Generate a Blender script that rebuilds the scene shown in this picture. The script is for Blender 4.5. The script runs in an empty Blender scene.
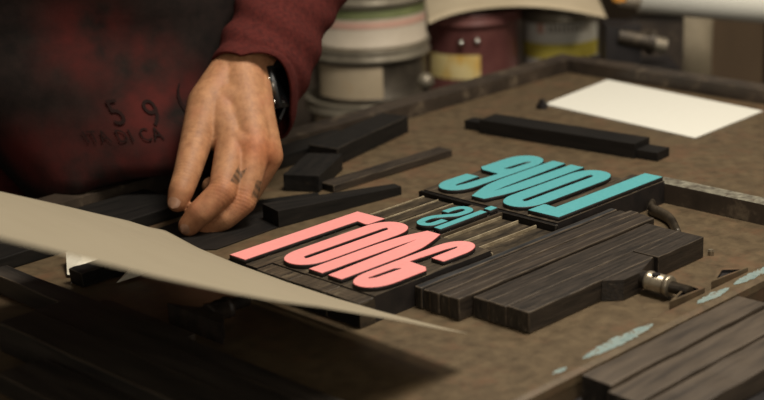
import bpy, bmesh, math, random
import numpy as np
from mathutils import Vector, Matrix, Euler
random.seed(7)
S = bpy.context.scene
COL = S.collection

# ---------------------------------------------------------------- camera
# world axes: x runs along the letters of the forme, y across it, z up; the press bed is z = 0
CAM = Vector((-0.84299, -0.71731, 0.46))
RR = Vector((0.70987, -0.70317, -0.04045)); RU = Vector((0.23851, 0.18594, 0.95317)); RB = Vector((-0.66273, -0.68627, 0.29971))
FPX = 1520.0
def at(px, py, dep):
    """a point of the shop seen at that pixel, dep metres in front of the camera"""
    return CAM + (-RB + RR * ((px - 382) / FPX) - RU * ((py - 200) / FPX)) * dep
cam = bpy.data.cameras.new('camera'); camo = bpy.data.objects.new('camera', cam); COL.objects.link(camo)
camo.matrix_world = Matrix(((RR.x, RU.x, RB.x, CAM.x), (RR.y, RU.y, RB.y, CAM.y), (RR.z, RU.z, RB.z, CAM.z), (0, 0, 0, 1)))
cam.sensor_width = 36; cam.lens = FPX / 764 * 36; cam.clip_start = .02
cam.dof.use_dof = True; cam.dof.focus_distance = 1.36; cam.dof.aperture_fstop = 4.8
S.camera = camo

# ---------------------------------------------------------------- materials
def lin(c):
    return tuple(((v / 255) / 12.92 if v / 255 <= .04045 else ((v / 255 + .055) / 1.055) ** 2.4) for v in c)
def mat(name, c1, c2, scale=30, stretch=(1, 1, 1), rough=.6, bump=.1, metal=0., c3=None, s3=6, t3=(.55, .7), spec=.5, detail=6, rvar=.1, bdist=.001):
    m = bpy.data.materials.new(name); m.use_nodes = True
    n = m.node_tree.nodes; l = m.node_tree.links; b = n['Principled BSDF']
    tc = n.new('ShaderNodeTexCoord'); mp = n.new('ShaderNodeMapping'); mp.inputs['Scale'].default_value = stretch
    l.new(tc.outputs['Object'], mp.inputs[0])
    oi = n.new('ShaderNodeObjectInfo'); l.new(oi.outputs['Random'], mp.inputs['Location']) if False else None
    cx = n.new('ShaderNodeVectorMath'); cx.operation = 'ADD'; l.new(mp.outputs[0], cx.inputs[0])
    ms = n.new('ShaderNodeMath'); ms.operation = 'MULTIPLY'; ms.inputs[1].default_value = 13.; l.new(oi.outputs['Random'], ms.inputs[0])
    l.new(ms.outputs[0], cx.inputs[1])
    nz = n.new('ShaderNodeTexNoise'); nz.inputs['Scale'].default_value = scale; nz.inputs['Detail'].default_value = detail; nz.inputs['Roughness'].default_value = .65
    l.new(cx.outputs[0], nz.inputs[0])
    rp = n.new('ShaderNodeValToRGB'); rp.color_ramp.elements[0].position = .33; rp.color_ramp.elements[1].position = .68
    rp.color_ramp.elements[0].color = (*lin(c1), 1); rp.color_ramp.elements[1].color = (*lin(c2), 1)
    l.new(nz.outputs[0], rp.inputs[0]); out = rp.outputs[0]
    if c3:
        n3 = n.new('ShaderNodeTexNoise'); n3.inputs['Scale'].default_value = s3; n3.inputs['Detail'].default_value = 8; n3.inputs['Roughness'].default_value = .7
        l.new(cx.outputs[0], n3.inputs[0])
        r3 = n.new('ShaderNodeMapRange'); r3.inputs[1].default_value = t3[0]; r3.inputs[2].default_value = t3[1]; l.new(n3.outputs[0], r3.inputs[0])
        mx = n.new('ShaderNodeMix'); mx.data_type = 'RGBA'; l.new(r3.outputs[0], mx.inputs[0]); l.new(out, mx.inputs[6]); mx.inputs[7].default_value = (*lin(c3), 1)
        out = mx.outputs[2]
    l.new(out, b.inputs['Base Color'])
    rr = n.new('ShaderNodeMapRange'); rr.inputs[3].default_value = max(.05, rough - rvar); rr.inputs[4].default_value = min(1, rough + rvar); l.new(nz.outputs[0], rr.inputs[0]); l.new(rr.outputs[0], b.inputs['Roughness'])
    b.inputs['Metallic'].default_value = metal; b.inputs['Specular IOR Level'].default_value = spec
    if bump:
        bp = n.new('ShaderNodeBump'); bp.inputs['Strength'].default_value = bump; bp.inputs['Distance'].default_value = bdist
        l.new(nz.outputs[0], bp.inputs['Height']); l.new(bp.outputs[0], b.inputs['Normal'])
    return m
M = {}
M['bed'] = mat('worn_bed_steel', (72, 60, 44), (97, 82, 60), 75, rough=.44, bump=.25, c3=(100, 74, 54), s3=26, t3=(.5, .75), spec=.45, detail=14, bdist=.0006)
M['rim'] = mat('rim_steel', (38, 31, 25), (66, 55, 44), 20, rough=.5, bump=.2, c3=(96, 84, 68), s3=40)
M['chase'] = mat('chase_steel', (52, 44, 34), (96, 84, 64), 90, rough=.5, bump=.2, c3=(120, 112, 92), s3=50, t3=(.6, .7))
M['chase_side'] = mat('chase_grey', (70, 64, 54), (132, 128, 112), 120, rough=.55, bump=.2, c3=(66, 50, 38), s3=110, t3=(.56, .66))
M['paint'] = mat('chipped_pale_blue_paint', (100, 118, 116), (138, 152, 146), 120, rough=.6, bump=.3, c3=(88, 74, 54), s3=120, t3=(.54, .62))
M['wood'] = mat('inky_wood', (20, 17, 14), (56, 47, 38), 380, (.07, 1, 1), rough=.5, bump=.45, c3=(104, 93, 78), s3=160, t3=(.62, .75), spec=.45)
M['wood2'] = mat('inky_wood_brown', (22, 18, 15), (62, 52, 42), 340, (.06, 1, 1), rough=.5, bump=.45, c3=(124, 112, 95), s3=150, t3=(.6, .72), spec=.45)
M['bluewood'] = mat('blue_black_wood', (18, 18, 19), (62, 62, 62), 300, (.07, 1, 1), rough=.42, bump=.4, c3=(104, 104, 100), s3=150, t3=(.6, .72), spec=.5)
M['woodedge'] = mat('rubbed_wood_edge', (36, 30, 24), (88, 76, 61), 200, (.2, 1, 1), rough=.5, bump=.2)
M['woodend'] = mat('inky_end_grain', (12, 10, 8), (50, 43, 35), 260, (1, 1, .3), rough=.55, bump=.3, c3=(110, 100, 84), s3=260, t3=(.58, .72))
M['black'] = mat('ink_black_wood', (9, 8, 7), (26, 22, 18), 150, (.1, 1, 1), rough=.6, bump=.3, c3=(48, 40, 32), s3=70, t3=(.6, .8), spec=.3)
M['shadebar'] = mat('old_dark_bar', (28, 25, 22), (58, 51, 44), 90, (.1, 1, 1), rough=.5, bump=.2, c3=(96, 62, 52), s3=14, t3=(.6, .75))
M['blackedge'] = mat('ink_black_wood_edge', (22, 19, 16), (56, 48, 39), 120, rough=.5, bump=.2)
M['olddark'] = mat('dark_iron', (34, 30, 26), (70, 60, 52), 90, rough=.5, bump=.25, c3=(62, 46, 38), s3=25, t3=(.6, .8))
M['typeblock'] = mat('type_block', (26, 21, 16), (78, 66, 50), 220, (.12, 1, 1), rough=.5, bump=.3, c3=(112, 100, 80), s3=160)
M['typeside'] = mat('type_relief_side', (14, 11, 10), (34, 26, 22), 60, rough=.6, bump=.1)
M['pink'] = mat('pink_ink', (222, 142, 138), (228, 148, 144), 300, rough=.42, bump=.06, spec=.35, rvar=.04)
M['teal'] = mat('teal_ink', (80, 152, 156), (88, 160, 164), 300, rough=.42, bump=.06, spec=.35, rvar=.04)
M['pinkside'] = mat('pink_ink_edge', (120, 40, 38), (150, 60, 56), 200, rough=.5, bump=0)
M['tealside'] = mat('teal_ink_edge', (10, 50, 52), (20, 70, 70), 200, rough=.5, bump=0)
M['spacer'] = mat('spacing_metal', (28, 23, 17), (76, 65, 49), 180, (.2, 1, 1), rough=.45, bump=.3, metal=.1, c3=(112, 100, 80), s3=180, t3=(.6,.7))
M['spacerlip'] = mat('spacing_metal_lip', (134, 120, 96), (182, 168, 140), 80, rough=.4, bump=.1, metal=.2)
M['steel'] = mat('bright_steel', (118, 108, 92), (172, 160, 138), 60, rough=.35, bump=.1, metal=.7, c3=(60, 52, 42), s3=90, t3=(.55, .7))
M['steeldark'] = mat('oily_steel', (44, 38, 31), (86, 76, 62), 60, rough=.4, bump=.15, metal=.4, c3=(30, 25, 20), s3=50)
M['board'] = mat('foreground_board', (46, 38, 30), (84, 72, 58), 90, (.1, 1, 1), rough=.55, bump=.2)
M['paper'] = mat('cream_paper', (212, 210, 199), (216, 214, 203), 200, rough=.85, bump=.04, spec=.15)
M['sheet'] = mat('grey_cream_sheet', (140, 130, 110), (148, 138, 118), 240, (1, .05, 1), rough=.85, bump=.05, spec=.15)
M['oldsheet'] = mat('old_beige_sheet', (172, 158, 132), (196, 182, 156), 8, rough=.85, bump=.04, spec=.15)
M['scrap'] = mat('scrap_paper', (214, 206, 186), (232, 226, 208), 60, rough=.85, bump=.05, c3=(170, 140, 104), s3=70, t3=(.66, .72))
M['apron'] = mat('inky_apron_cloth', (22, 18, 16), (38, 29, 26), 40, rough=.92, bump=.3, spec=.12, bdist=.002)
M['print'] = mat('faded_black_print', (28, 18, 16), (36, 21, 19), 60, rough=.9, bump=0, spec=.1)
M['sweater'] = mat('maroon_knit', (58, 24, 22), (82, 35, 31), 200, rough=.95, bump=.3, c3=(70, 36, 32), s3=260, t3=(.5, .8), spec=.1)
M['trouser'] = mat('dark_trousers', (20, 20, 22), (34, 34, 38), 60, rough=.9, bump=.2)
M['hair'] = mat('dark_hair', (24, 18, 14), (46, 34, 26), 80, (1, 1, .2), rough=.6, bump=.3)
M['shoe'] = mat('black_leather', (14, 13, 12), (28, 26, 24), 60, rough=.4, bump=.1)
M['nail'] = mat('fingernail', (118, 86, 66), (142, 106, 82), 90, (1, 1, 1), rough=.35, bump=.02, spec=.4)
M['rubber'] = mat('black_rubber', (12, 12, 12), (22, 22, 22), 90, rough=.5, bump=.05)
M['glass'] = mat('watch_glass', (6, 7, 8), (12, 13, 15), 30, rough=.1, bump=0, spec=.7, rvar=.02)
M['chrome'] = mat('chrome', (190, 186, 178), (220, 216, 208), 60, rough=.2, bump=0, metal=1., rvar=.04)
M['tin'] = mat('dull_tin', (112, 104, 90), (152, 144, 126), 20, rough=.4, bump=.05, metal=.45)
M['tindark'] = mat('dark_tin', (62, 56, 48), (96, 88, 76), 20, rough=.42, bump=.05, metal=.4)
M['label_cream'] = mat('cream_label', (160, 144, 118), (182, 166, 140), 14, rough=.6, bump=0, c3=(170, 140, 100), s3=14, t3=(.56, .72))
M['label_white'] = mat('white_label', (172, 160, 142), (190, 178, 160), 14, rough=.6, bump=0)
M['label_green'] = mat('green_band', (100, 108, 70), (124, 130, 86), 20, rough=.6, bump=0)
M['label_pink'] = mat('pink_stripe', (190, 150, 134), (204, 164, 146), 20, rough=.6, bump=0)
M['label_yellow'] = mat('yellow_band', (186, 172, 66), (206, 190, 86), 20, rough=.6, bump=0)
M['label_gold'] = mat('yellow_cream_label', (206, 186, 120), (222, 204, 150), 18, rough=.6, bump=0, c3=(206, 160, 60), s3=12, t3=(.5, .65))
M['label_blue'] = mat('blue_patch', (70, 96, 140), (90, 116, 160), 20, rough=.6, bump=0)
M['label_ink'] = mat('label_print', (110, 100, 90), (140, 128, 112), 20, rough=.6, bump=0)
M['maroon_tin'] = mat('maroon_tin', (92, 54, 52), (120, 76, 70), 18, rough=.4, bump=.05, metal=.1)
M['iron'] = mat('black_iron', (20, 18, 18), (40, 35, 34), 20, rough=.45, bump=.1)
M['post'] = mat('grey_beige_cloth_roll', (120, 110, 90), (150, 138, 116), 12, rough=.8, bump=.1)
M['cabinet'] = mat('brown_cabinet', (74, 58, 40), (92, 74, 52), 8, (1, 1, .2), rough=.6, bump=.1)
M['orange'] = mat('orange_cap', (190, 128, 52), (210, 150, 70), 20, rough=.5, bump=0)
M['bench'] = mat('dark_bench_wood', (40, 32, 25), (64, 52, 41), 12, (.2, 1, 1), rough=.6, bump=.1)
M['wall'] = mat('dim_plaster', (74, 62, 48), (90, 76, 60), 5, rough=.9, bump=.1)
M['floorm'] = mat('shop_floor', (60, 52, 44), (84, 74, 62), 6, rough=.7, bump=.1)
# skin: colour attribute baked on the hand drives it
def skin_mat():
    m = mat('skin', (140, 98, 68), (170, 124, 88), 120, rough=.58, bump=.18, spec=.3, c3=(162, 108, 80), s3=40, t3=(.5, .8))
    n = m.node_tree.nodes; l = m.node_tree.links; b = n['Principled BSDF']
    src = b.inputs['Base Color'].links[0].from_socket
    a = n.new('ShaderNodeVertexColor'); a.layer_name = 'tint'
    mx = n.new('ShaderNodeMix'); mx.data_type = 'RGBA'; mx.blend_type = 'MULTIPLY'; mx.inputs[0].default_value = 1
    l.new(src, mx.inputs[6]); l.new(a.outputs[0], mx.inputs[7]); l.new(mx.outputs[2], b.inputs['Base Color'])
    b.inputs['Subsurface Weight'].default_value = .08; b.inputs['Subsurface Radius'].default_value = (.006, .003, .002); b.inputs['Subsurface Scale'].default_value = .6
    return m
M['skin'] = skin_mat()

# ---------------------------------------------------------------- helpers
def tag(o, label=None, cat=None, group=None, kind=None):
    if label: o['label'] = label
    if cat: o['category'] = cat
    if group: o['group'] = group
    if kind: o['kind'] = kind
    return o
def thing(name, label, cat, loc=(0, 0, 0), rz=0, group=None):
    o = bpy.data.objects.new(name, None); COL.objects.link(o); o.location = loc; o.rotation_euler = (0, 0, rz)
    o.empty_display_size = .02
    return tag(o, label, cat, group)
def obj(name, bm, mats, parent=None, loc=(0, 0, 0), rz=0, smooth=False):
    me = bpy.data.meshes.new(name)
    if isinstance(bm, bmesh.types.BMesh):
        bmesh.ops.recalc_face_normals(bm, faces=bm.faces)
        bm.to_mesh(me); bm.free()
    else:
        me = bm; me.name = name
    for m in (mats if isinstance(mats, (list, tuple)) else [mats]): me.materials.append(m)
    o = bpy.data.objects.new(name, me); COL.objects.link(o)
    o.location = loc; o.rotation_euler = (0, 0, rz); o.parent = parent
    if smooth:
        for p in me.polygons: p.use_smooth = True
    return o
def copy_tree(o, parent=None):
    c = o.copy(); COL.objects.link(c)
    if parent: c.parent = parent
    for ch in o.children: copy_tree(ch, c)
    return c
def box(bm, x0, x1, y0, y1, z0, z1, mi=0, M4=None):
    v = [bm.verts.new(((x0, x1)[i & 1], (y0, y1)[i >> 1 & 1], (z0, z1)[i >> 2 & 1])) for i in range(8)]
    fs = [bm.faces.new([v[i] for i in q]) for q in ((0, 2, 3, 1), (4, 5, 7, 6), (0, 1, 5, 4), (2, 6, 7, 3), (0, 4, 6, 2), (1, 3, 7, 5))]
    for f in fs: f.material_index = mi
    if M4: bmesh.ops.transform(bm, matrix=M4, verts=v)
    return v, fs
def prism(bm, pts, z0, z1, mi=0):
    a = [bm.verts.new((x, y, z0)) for x, y in pts]; b = [bm.verts.new((x, y, z1)) for x, y in pts]
    n = len(pts); fs = [bm.faces.new(a[::-1]), bm.faces.new(b)]
    for i in range(n): fs.append(bm.faces.new((a[i], a[(i + 1) % n], b[(i + 1) % n], b[i])))
    for f in fs: f.material_index = mi
    return a + b
def bevel(bm, w, mi=-1, seg=2, ang=.5):
    ed = [e for e in bm.edges if len(e.link_faces) == 2 and e.calc_face_angle(0) > ang]
    bmesh.ops.bevel(bm, geom=ed, offset=w, segments=seg, affect='EDGES', profile=.6, material=mi)
def cyl(bm, p0, p1, r0, r1=None, n=24, mi=0, cap=True):
    p0 = Vector(p0); p1 = Vector(p1); d = p1 - p0; r1 = r0 if r1 is None else r1
    q = d.to_track_quat('Z', 'Y').to_matrix().to_4x4()
    r = bmesh.ops.create_cone(bm, cap_ends=cap, segments=n, radius1=r0, radius2=r1, depth=d.length, matrix=Matrix.Translation((p0 + p1) / 2) @ q)
    for v in r['verts']:
        for f in v.link_faces: f.material_index = mi
    return r['verts']
def lathe(bm, prof, n=40, mi=0, c=(0, 0)):
    rings = []
    for r, z in prof:
        rings.append([bm.verts.new((c[0] + r * math.cos(2 * math.pi * i / n), c[1] + r * math.sin(2 * math.pi * i / n), z)) for i in range(n)])
    for a, b in zip(rings, rings[1:]):
        for i in range(n):
            f = bm.faces.new((a[i], a[(i + 1) % n], b[(i + 1) % n], b[i])); f.material_index = mi
    for ring, rev in ((rings[0], True), (rings[-1], False)):
        if prof[0 if rev else -1][0] > 1e-6:
            f = bm.faces.new(ring[::-1] if rev else ring); f.material_index = mi
def tube(bm, pts, rad, n=10, mi=0, flat=1.0):
    pts = [Vector(p) for p in pts]; rings = []
    for i, p in enumerate(pts):
        d = (pts[min(i + 1, len(pts) - 1)] - pts[max(i - 1, 0)]).normalized()
        s = d.cross(Vector((0, 0, 1))); s = s.normalized() if s.length > 1e-4 else Vector((1, 0, 0)); u = s.cross(d)
        r = rad[i] if isinstance(rad, (list, tuple)) else rad
        rings.append([bm.verts.new(p + s * r * math.cos(2 * math.pi * k / n) + u * r * flat * math.sin(2 * math.pi * k / n)) for k in range(n)])
    for a, b in zip(rings, rings[1:]):
        for k in range(n): bm.faces.new((a[k], a[(k + 1) % n], b[(k + 1) % n], b[k])).material_index = mi
    bm.faces.new(rings[0][::-1]).material_index = mi; bm.faces.new(rings[-1]).material_index = mi
def struct(name, bm, m): return tag(obj(name, bm, m), kind='structure')

def rough_block(L, W, H, seed, mats=('wood', 'woodedge', 'woodend'), bw=.0009, jit=.0005, nseg=10):
    """a worn wooden stick, local x 0..L, y 0..W, z 0..H; end faces get the end-grain material"""
    rnd = random.Random(seed); bm = bmesh.new()
    box(bm, 0, L, 0, W, 0, H)
    for k in range(1, nseg):
        x = L * k / nseg
        bmesh.ops.bisect_plane(bm, geom=bm.verts[:] + bm.edges[:] + bm.faces[:], plane_co=(x, 0, 0), plane_no=(1, 0, 0))
    for v in bm.verts:
        v.co.y += rnd.uniform(-jit, jit) * .4
        if v.co.z > H / 2: v.co.z += rnd.uniform(-jit, jit)
        v.co.x += rnd.uniform(-jit, jit) if v.co.x < 1e-4 or v.co.x > L - 1e-4 else 0
    bm.normal_update()
    for f in bm.faces:
        f.material_index = 2 if abs(f.normal.x) > .7 else 0
    ed = [e for e in bm.edges if len(e.link_faces) == 2 and e.calc_face_angle(0) > .8]
    bmesh.ops.bevel(bm, geom=ed, offset=bw, segments=2, affect='EDGES', profile=.6, material=1)
    return bm, [M[k] for k in mats]
def stick(name, label, cat, x0, x1, y0, y1, z1, seed, mats=('wood', 'woodedge', 'woodend'), rz=0, group=None, z0=.0004, bw=.0009, jit=.0005):
    bm, ms = rough_block(x1 - x0, y1 - y0, z1 - z0, seed, mats, bw, jit)
    o = obj(name, bm, ms, loc=(x0, y0, z0), rz=rz)
    return tag(o, label, cat, group)

# ---------------------------------------------------------------- the room
FZ = -.92
bm = bmesh.new(); box(bm, -3.2, 4.4, -3.0, 4.4, FZ - .05, FZ); struct('floor', bm, M['floorm'])
bm = bmesh.new(); box(bm, -3.2, 4.4, 3.6, 3.7, FZ, 1.9); struct('wall_back', bm, M['wall'])
bm = bmesh.new(); box(bm, 3.6, 3.7, -3.0, 3.6, FZ, 1.9); struct('wall_right', bm, M['wall'])

# ---------------------------------------------------------------- press bed
BX0, BX1, BY0, BY1 = -.56, .76, -.0885, .572
pb = thing('press_bed', 'large worn brown steel press bed with a raised rim carrying the whole forme', 'press bed', (0, 0, FZ))
bm = bmesh.new(); box(bm, BX0, BX1, BY0, BY1, -.05 - FZ, -FZ); bevel(bm, .002); obj('bed_plate', bm, M['bed'], pb)
bm = bmesh.new(); box(bm, BX0 + .02, BX1 - .02, BY0 - .34, BY0 - .0006, -.030 - FZ, -.012 - FZ); bevel(bm, .002); obj('lower_shelf', bm, M['iron'], pb)
bm = bmesh.new()
LP = [(-.0620, .0002), (-.0655, .0055), (-.0690, .0078), (-.0835, .0080), (-.0880, .0060), (-.0888, .0002)]
va = [bm.verts.new((BX0, y, z - FZ)) for y, z in LP]; vb = [bm.verts.new((BX1, y, z - FZ)) for y, z in LP]
for i in range(6): bm.faces.new((va[i], va[(i + 1) % 6], vb[(i + 1) % 6], vb[i]))
bm.faces.new(va); bm.faces.new(vb[::-1]); obj('front_lip', bm, M['bed'], pb)
rnd = random.Random(3)
def paint_patch(x0, x1, y0, y1, n=30):
    bm = bmesh.new(); a = []; b = []
    for i in range(n + 1):
        x = x0 + (x1 - x0) * i / n; w = max(0, math.sin(math.pi * i / n)) ** .6
        a.append(bm.verts.new((x, y0 + (y1 - y0) * (.5 - .5 * w * rnd.uniform(.6, 1)), .00815 - FZ))); b.append(bm.verts.new((x, y0 + (y1 - y0) * (.5 + .5 * w * rnd.uniform(.6, 1)), .00815 - FZ)))
    for i in range(n): bm.faces.new((a[i], a[i + 1], b[i + 1], b[i]))
    tag(obj('paint_patch', bm, M['paint'], pb), 'chipped pale blue paint')
paint_patch(-.026, .062, -.0830, -.0690); paint_patch(.118, .165, -.0830, -.0725, 16); paint_patch(.172, .235, -.0830, -.071, 20); paint_patch(-.062, -.045, -.0800, -.0735, 6)
for tri in (((.100, -.0640), (.1455, -.0515), (.1440, -.0680)), ((.1590, -.0640), (.1900, -.0520), (.2060, -.0690))):
    c_ = (sum(p[0] for p in tri) / 3, sum(p[1] for p in tri) / 3); inn = [(c_[0] + (p[0] - c_[0]) * .66, c_[1] + (p[1] - c_[1]) * .66) for p in tri]
    bm = bmesh.new(); zt_ = .0115 - FZ
    o_ = [bm.verts.new((x, y, zt_)) for x, y in tri]; i_ = [bm.verts.new((x, y, zt_)) for x, y in inn]; d_ = [bm.verts.new((x, y, zt_ - .0028)) for x, y in inn]; b_ = [bm.verts.new((x, y, .0003 - FZ)) for x, y in tri]
    for k in range(3):
        m_ = (k + 1) % 3
        bm.faces.new((o_[k], o_[m_], i_[m_], i_[k])); bm.faces.new((i_[k], i_[m_], d_[m_], d_[k])).material_index = 1; bm.faces.new((b_[k], b_[m_], o_[m_], o_[k]))
    bm.faces.new(d_).material_index = 1; bm.faces.new(b_)
    obj('lug', bm, [M['bed'], M['iron']], pb)
for nm, (x0, x1, y0, y1) in dict(a=(BX0, BX1, .544, BY1 + .004), b=(.733, BX1 + .004, BY0, .5435)).items():
    bm = bmesh.new(); box(bm, x0, x1, y0, y1, -FZ + .0002, -FZ + .017); bevel(bm, .004, seg=3); obj('rim', bm, M['rim'], pb)
bm = bmesh.new(); box(bm, BX0 + .08, BX1 - .08, BY0 - .26, BY1 - .08, .06, -.0502 - FZ); bevel(bm, .004); obj('cabinet_base', bm, M['iron'], pb)
for x in (BX0 + .14, BX1 - .14):
    for y in (BY0 - .2, BY1 - .14):
        bm = bmesh.new(); lathe(bm, [(.05, 0), (.05, .02), (.03, .03), (.03, .06)], 24); obj('foot', bm, M['iron'], pb, (x, y, 0))

# ---------------------------------------------------------------- chase (frame round the forme)
bm = bmesh.new(); box(bm, .3387, .3575, -.0610, .122, .0003, .020)
for f in bm.faces:
    if f.calc_center_median().z > .019: f.material_index = 1
bevel(bm, .0012)
tag(obj('side_bar', bm, [M['rim'], M['chase_side']]), 'long iron bar with a worn pale grey top closing the right side of the forme', 'iron bar')

# ---------------------------------------------------------------- letters of the forme
def arc(cx, cy, rx, ry, a0, a1, n=14):
    return [(cx + rx * math.cos(math.radians(a0 + (a1 - a0) * i / n)), cy + ry * math.sin(math.radians(a0 + (a1 - a0) * i / n))) for i in range(n + 1)]
def slot(a0, a1, b0, b1, sk=1.5):
    return [(a0, b0 + sk + 1), (a0 + .8, b0), (a1 - 1, b0 + sk), (a1, b0 + 2 + sk), (a1, b1 - sk - 1), (a1 - .8, b1), (a0 + 1, b1 - sk), (a0, b1 - 2 - sk)]
def bez(p0, p1, p2, n=8):
    return [((1 - t) ** 2 * p0[0] + 2 * t * (1 - t) * p1[0] + t * t * p2[0], (1 - t) ** 2 * p0[1] + 2 * t * (1 - t) * p1[1] + t * t * p2[1]) for t in [i / n for i in range(n + 1)]]
def sup(cx, cy, rx, ry, a0, a1, e=2.6, n=16):
    o = []
    for i in range(n + 1):
        t = math.radians(a0 + (a1 - a0) * i / n); c, s = math.cos(t), math.sin(t)
        o.append((cx + rx * math.copysign(abs(c) ** (2 / e), c), cy + ry * math.copysign(abs(s) ** (2 / e), s)))
    return o
GL = {
 'L': dict(rng=(-2, 36.4), polys=[[(0, 0), (35.8, -.6), (35.6, 20.5), (33, 22.2), (21.2, 20.5), (21.2, 153.6), (0, 153.6)]], foot=155),
 'O': dict(rng=(36.6, 79), polys=[sup(57.2, 108, 20.6, 27, 0, 180, 2.2) + sup(57.2, 26, 20.6, 27, 180, 360, 2.2), slot(54.4, 59.8, 17, 118)]),
 'V': dict(rng=(79.2, 122.6), polys=[[(90, 0), (106, 0)] + bez((106, 0), (114, 18), (118.5, 36))[1:] + bez((118.5, 36), (120.6, 50), (120.8, 70), 4)[1:] + [(120.8, 134), (104, 134), (103, 108), (100.4, 40), (99.2, 27), (98.4, 40), (97.6, 108), (97.4, 134), (80.4, 134), (80.4, 66)] + bez((80.4, 66), (80.8, 36), (84, 20))[1:]]),
 'E': dict(rng=(122.8, 167), polys=[
    [(158.5, 69), (165.6, 75), (165.6, 108)] + sup(144.8, 108, 20.8, 28, 0, 180, 2.2)[1:] + sup(143, 25, 19, 26, 180, 352, 2.1) + [(161.2, 50), (144.6, 50), (144.2, 24)] + arc(142, 20, 2.2, 4.5, 0, -110, 6) + [(139.2, 26), (135.8, 67.5)],
    [(142.2, 84), (143, 85.5), (141.4, 113), (138.2, 118), (136.6, 117), (137.8, 88)]]),
}
def glyph_bm(polys, fmap, z0, z1):
    cu = bpy.data.curves.new('g', 'CURVE'); cu.dimensions = '2D'; cu.fill_mode = 'BOTH'
    for P_ in polys:
        sp = cu.splines.new('POLY'); sp.points.add(len(P_) - 1); sp.use_cyclic_u = True
        for i, (a, b) in enumerate(P_):
            x, y = fmap(a, b); sp.points[i].co = (x, y, 0, 1)
    cu.extrude = (z1 - z0) / 2
    o = bpy.data.objects.new('g', cu); COL.objects.link(o)
    dg = bpy.context.evaluated_depsgraph_get(); me = bpy.data.meshes.new_from_object(o.evaluated_get(dg))
    bpy.data.objects.remove(o)
    bm = bmesh.new(); bm.from_mesh(me); bpy.data.meshes.remove(me)
    bmesh.ops.remove_doubles(bm, verts=bm.verts, dist=1e-6)
    bmesh.ops.translate(bm, verts=bm.verts, vec=(0, 0, (z0 + z1) / 2))
    bmesh.ops.recalc_face_normals(bm, faces=bm.faces); bm.normal_update()
    top = [e for e in bm.edges if len(e.link_faces) == 2 and any(f.normal.z > .9 for f in e.link_faces) and any(abs(f.normal.z) < .5 for f in e.link_faces)]
    for f in bm.faces: f.material_index = 0 if f.normal.z > .9 else 1
    bmesh.ops.bevel(bm, geom=top, offset=.00035, segments=1, affect='EDGES', material=2)
    return bm
BT, FT = .0225, .0265       # top of the block, top of the printing face
LBL = {
 ('pink', 'L'): 'wood type block with tall pink-inked letter L, at the paper sheet edge', ('pink', 'O'): 'wood type block with pink-inked letter O, between pink L and V',
 ('pink', 'V'): 'wood type block with pink-inked letter V, between pink O and E', ('pink', 'E'): 'wood type block with pink-inked letter E, beside the stacked wooden furniture strips',
 ('teal', 'L'): 'wood type block with tall teal-inked letter L, nearest the iron side bar', ('teal', 'O'): 'wood type block with teal-inked letter O, between teal L and V',
 ('teal', 'V'): 'wood type block with teal-inked letter V, between teal O and E', ('teal', 'E'): 'wood type block with teal-inked letter E, farthest of the teal letters'}
for colr in ('pink', 'teal'):
    for g, d in GL.items():
        a0, a1 = d['rng']; top = 153.7 if g == 'L' else 136.5
        if colr == 'pink': fm = lambda a, b: ((76.2 - b) / 1000, (268 - a) / 1000)
        else: fm = lambda a, b: ((177.4 + b * 1.045) / 1000, (110.6 + a * 1.0) / 1000)
        if g == 'E':
            base_fm = fm
            fm = (lambda a, b, f_=base_fm: f_(124 + (a - 124) * .875, b)) if colr == 'pink' else (lambda a, b, f_=base_fm: f_(a - 1.6, b))
        x0, y0 = fm(a0 + (1.5 if g == 'E' and colr == 'teal' else 0), -4); x1, y1 = fm(a1, top); x0, x1 = sorted((x0, x1)); y0, y1 = sorted((y0, y1))
        cx, cy = (x0 + x1) / 2, (y0 + y1) / 2
        t = thing('wood_type_letter', LBL[colr, g], 'printing letter', (cx, cy, .0003), group='%s-inked wood type letters' % colr)
        bm = bmesh.new(); box(bm, x0 - cx + .0001, x1 - cx - .0001, y0 - cy + .0001, y1 - cy - .0001, 0, BT)
        for f in bm.faces: f.material_index = 0 if f.calc_center_median().z > BT - .001 else 2
        bevel(bm, .0005, 1)
        obj('type_block', bm, [M['typeblock'], M['woodedge'], M['typeside']], t)
        bm = glyph_bm(d['polys'], lambda a, b: (fm(a, b)[0] - cx, fm(a, b)[1] - cy), BT - .0001, FT)
        f = obj('printing_face', bm, [M[colr], M['typeside'], M[colr + 'side']], t); tag(f, '%s-inked raised letter %s' % (colr, g))
# small "IS" between the two words
sp_ = [(20, 42), (20.2, 50), (18, 60), (11.5, 62.8), (5.5, 59), (4.6, 50), (6, 42), (12, 34), (18, 25.5), (19.6, 16), (17.5, 7.5), (11.5, 4.2), (5.5, 8), (4.2, 16), (4.2, 25)]
def spline(pts, n=5):
    o = []
    for i in range(len(pts) - 1):
        p = [pts[max(i - 1, 0)], pts[i], pts[i + 1], pts[min(i + 2, len(pts) - 1)]]
        for k in range(n):
            t = k / n
            o.append(tuple(.5 * (2 * p[1][j] + (p[2][j] - p[0][j]) * t + (2 * p[0][j] - 5 * p[1][j] + 4 * p[2][j] - p[3][j]) * t * t + (3 * p[1][j] - p[0][j] - 3 * p[2][j] + p[3][j]) * t ** 3) for j in (0, 1)))
    return o + [pts[-1]]
def stroke(pts, w):
    L_, R_ = [], []
    for i, p in enumerate(pts):
        q0, q1 = pts[max(i - 1, 0)], pts[min(i + 1, len(pts) - 1)]
        dx, dy = q1[0] - q0[0], q1[1] - q0[1]; m_ = math.hypot(dx, dy) or 1
        L_.append((p[0] - dy / m_ * w, p[1] + dx / m_ * w)); R_.append((p[0] + dy / m_ * w, p[1] - dx / m_ * w))
    return L_ + R_[::-1]
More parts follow.
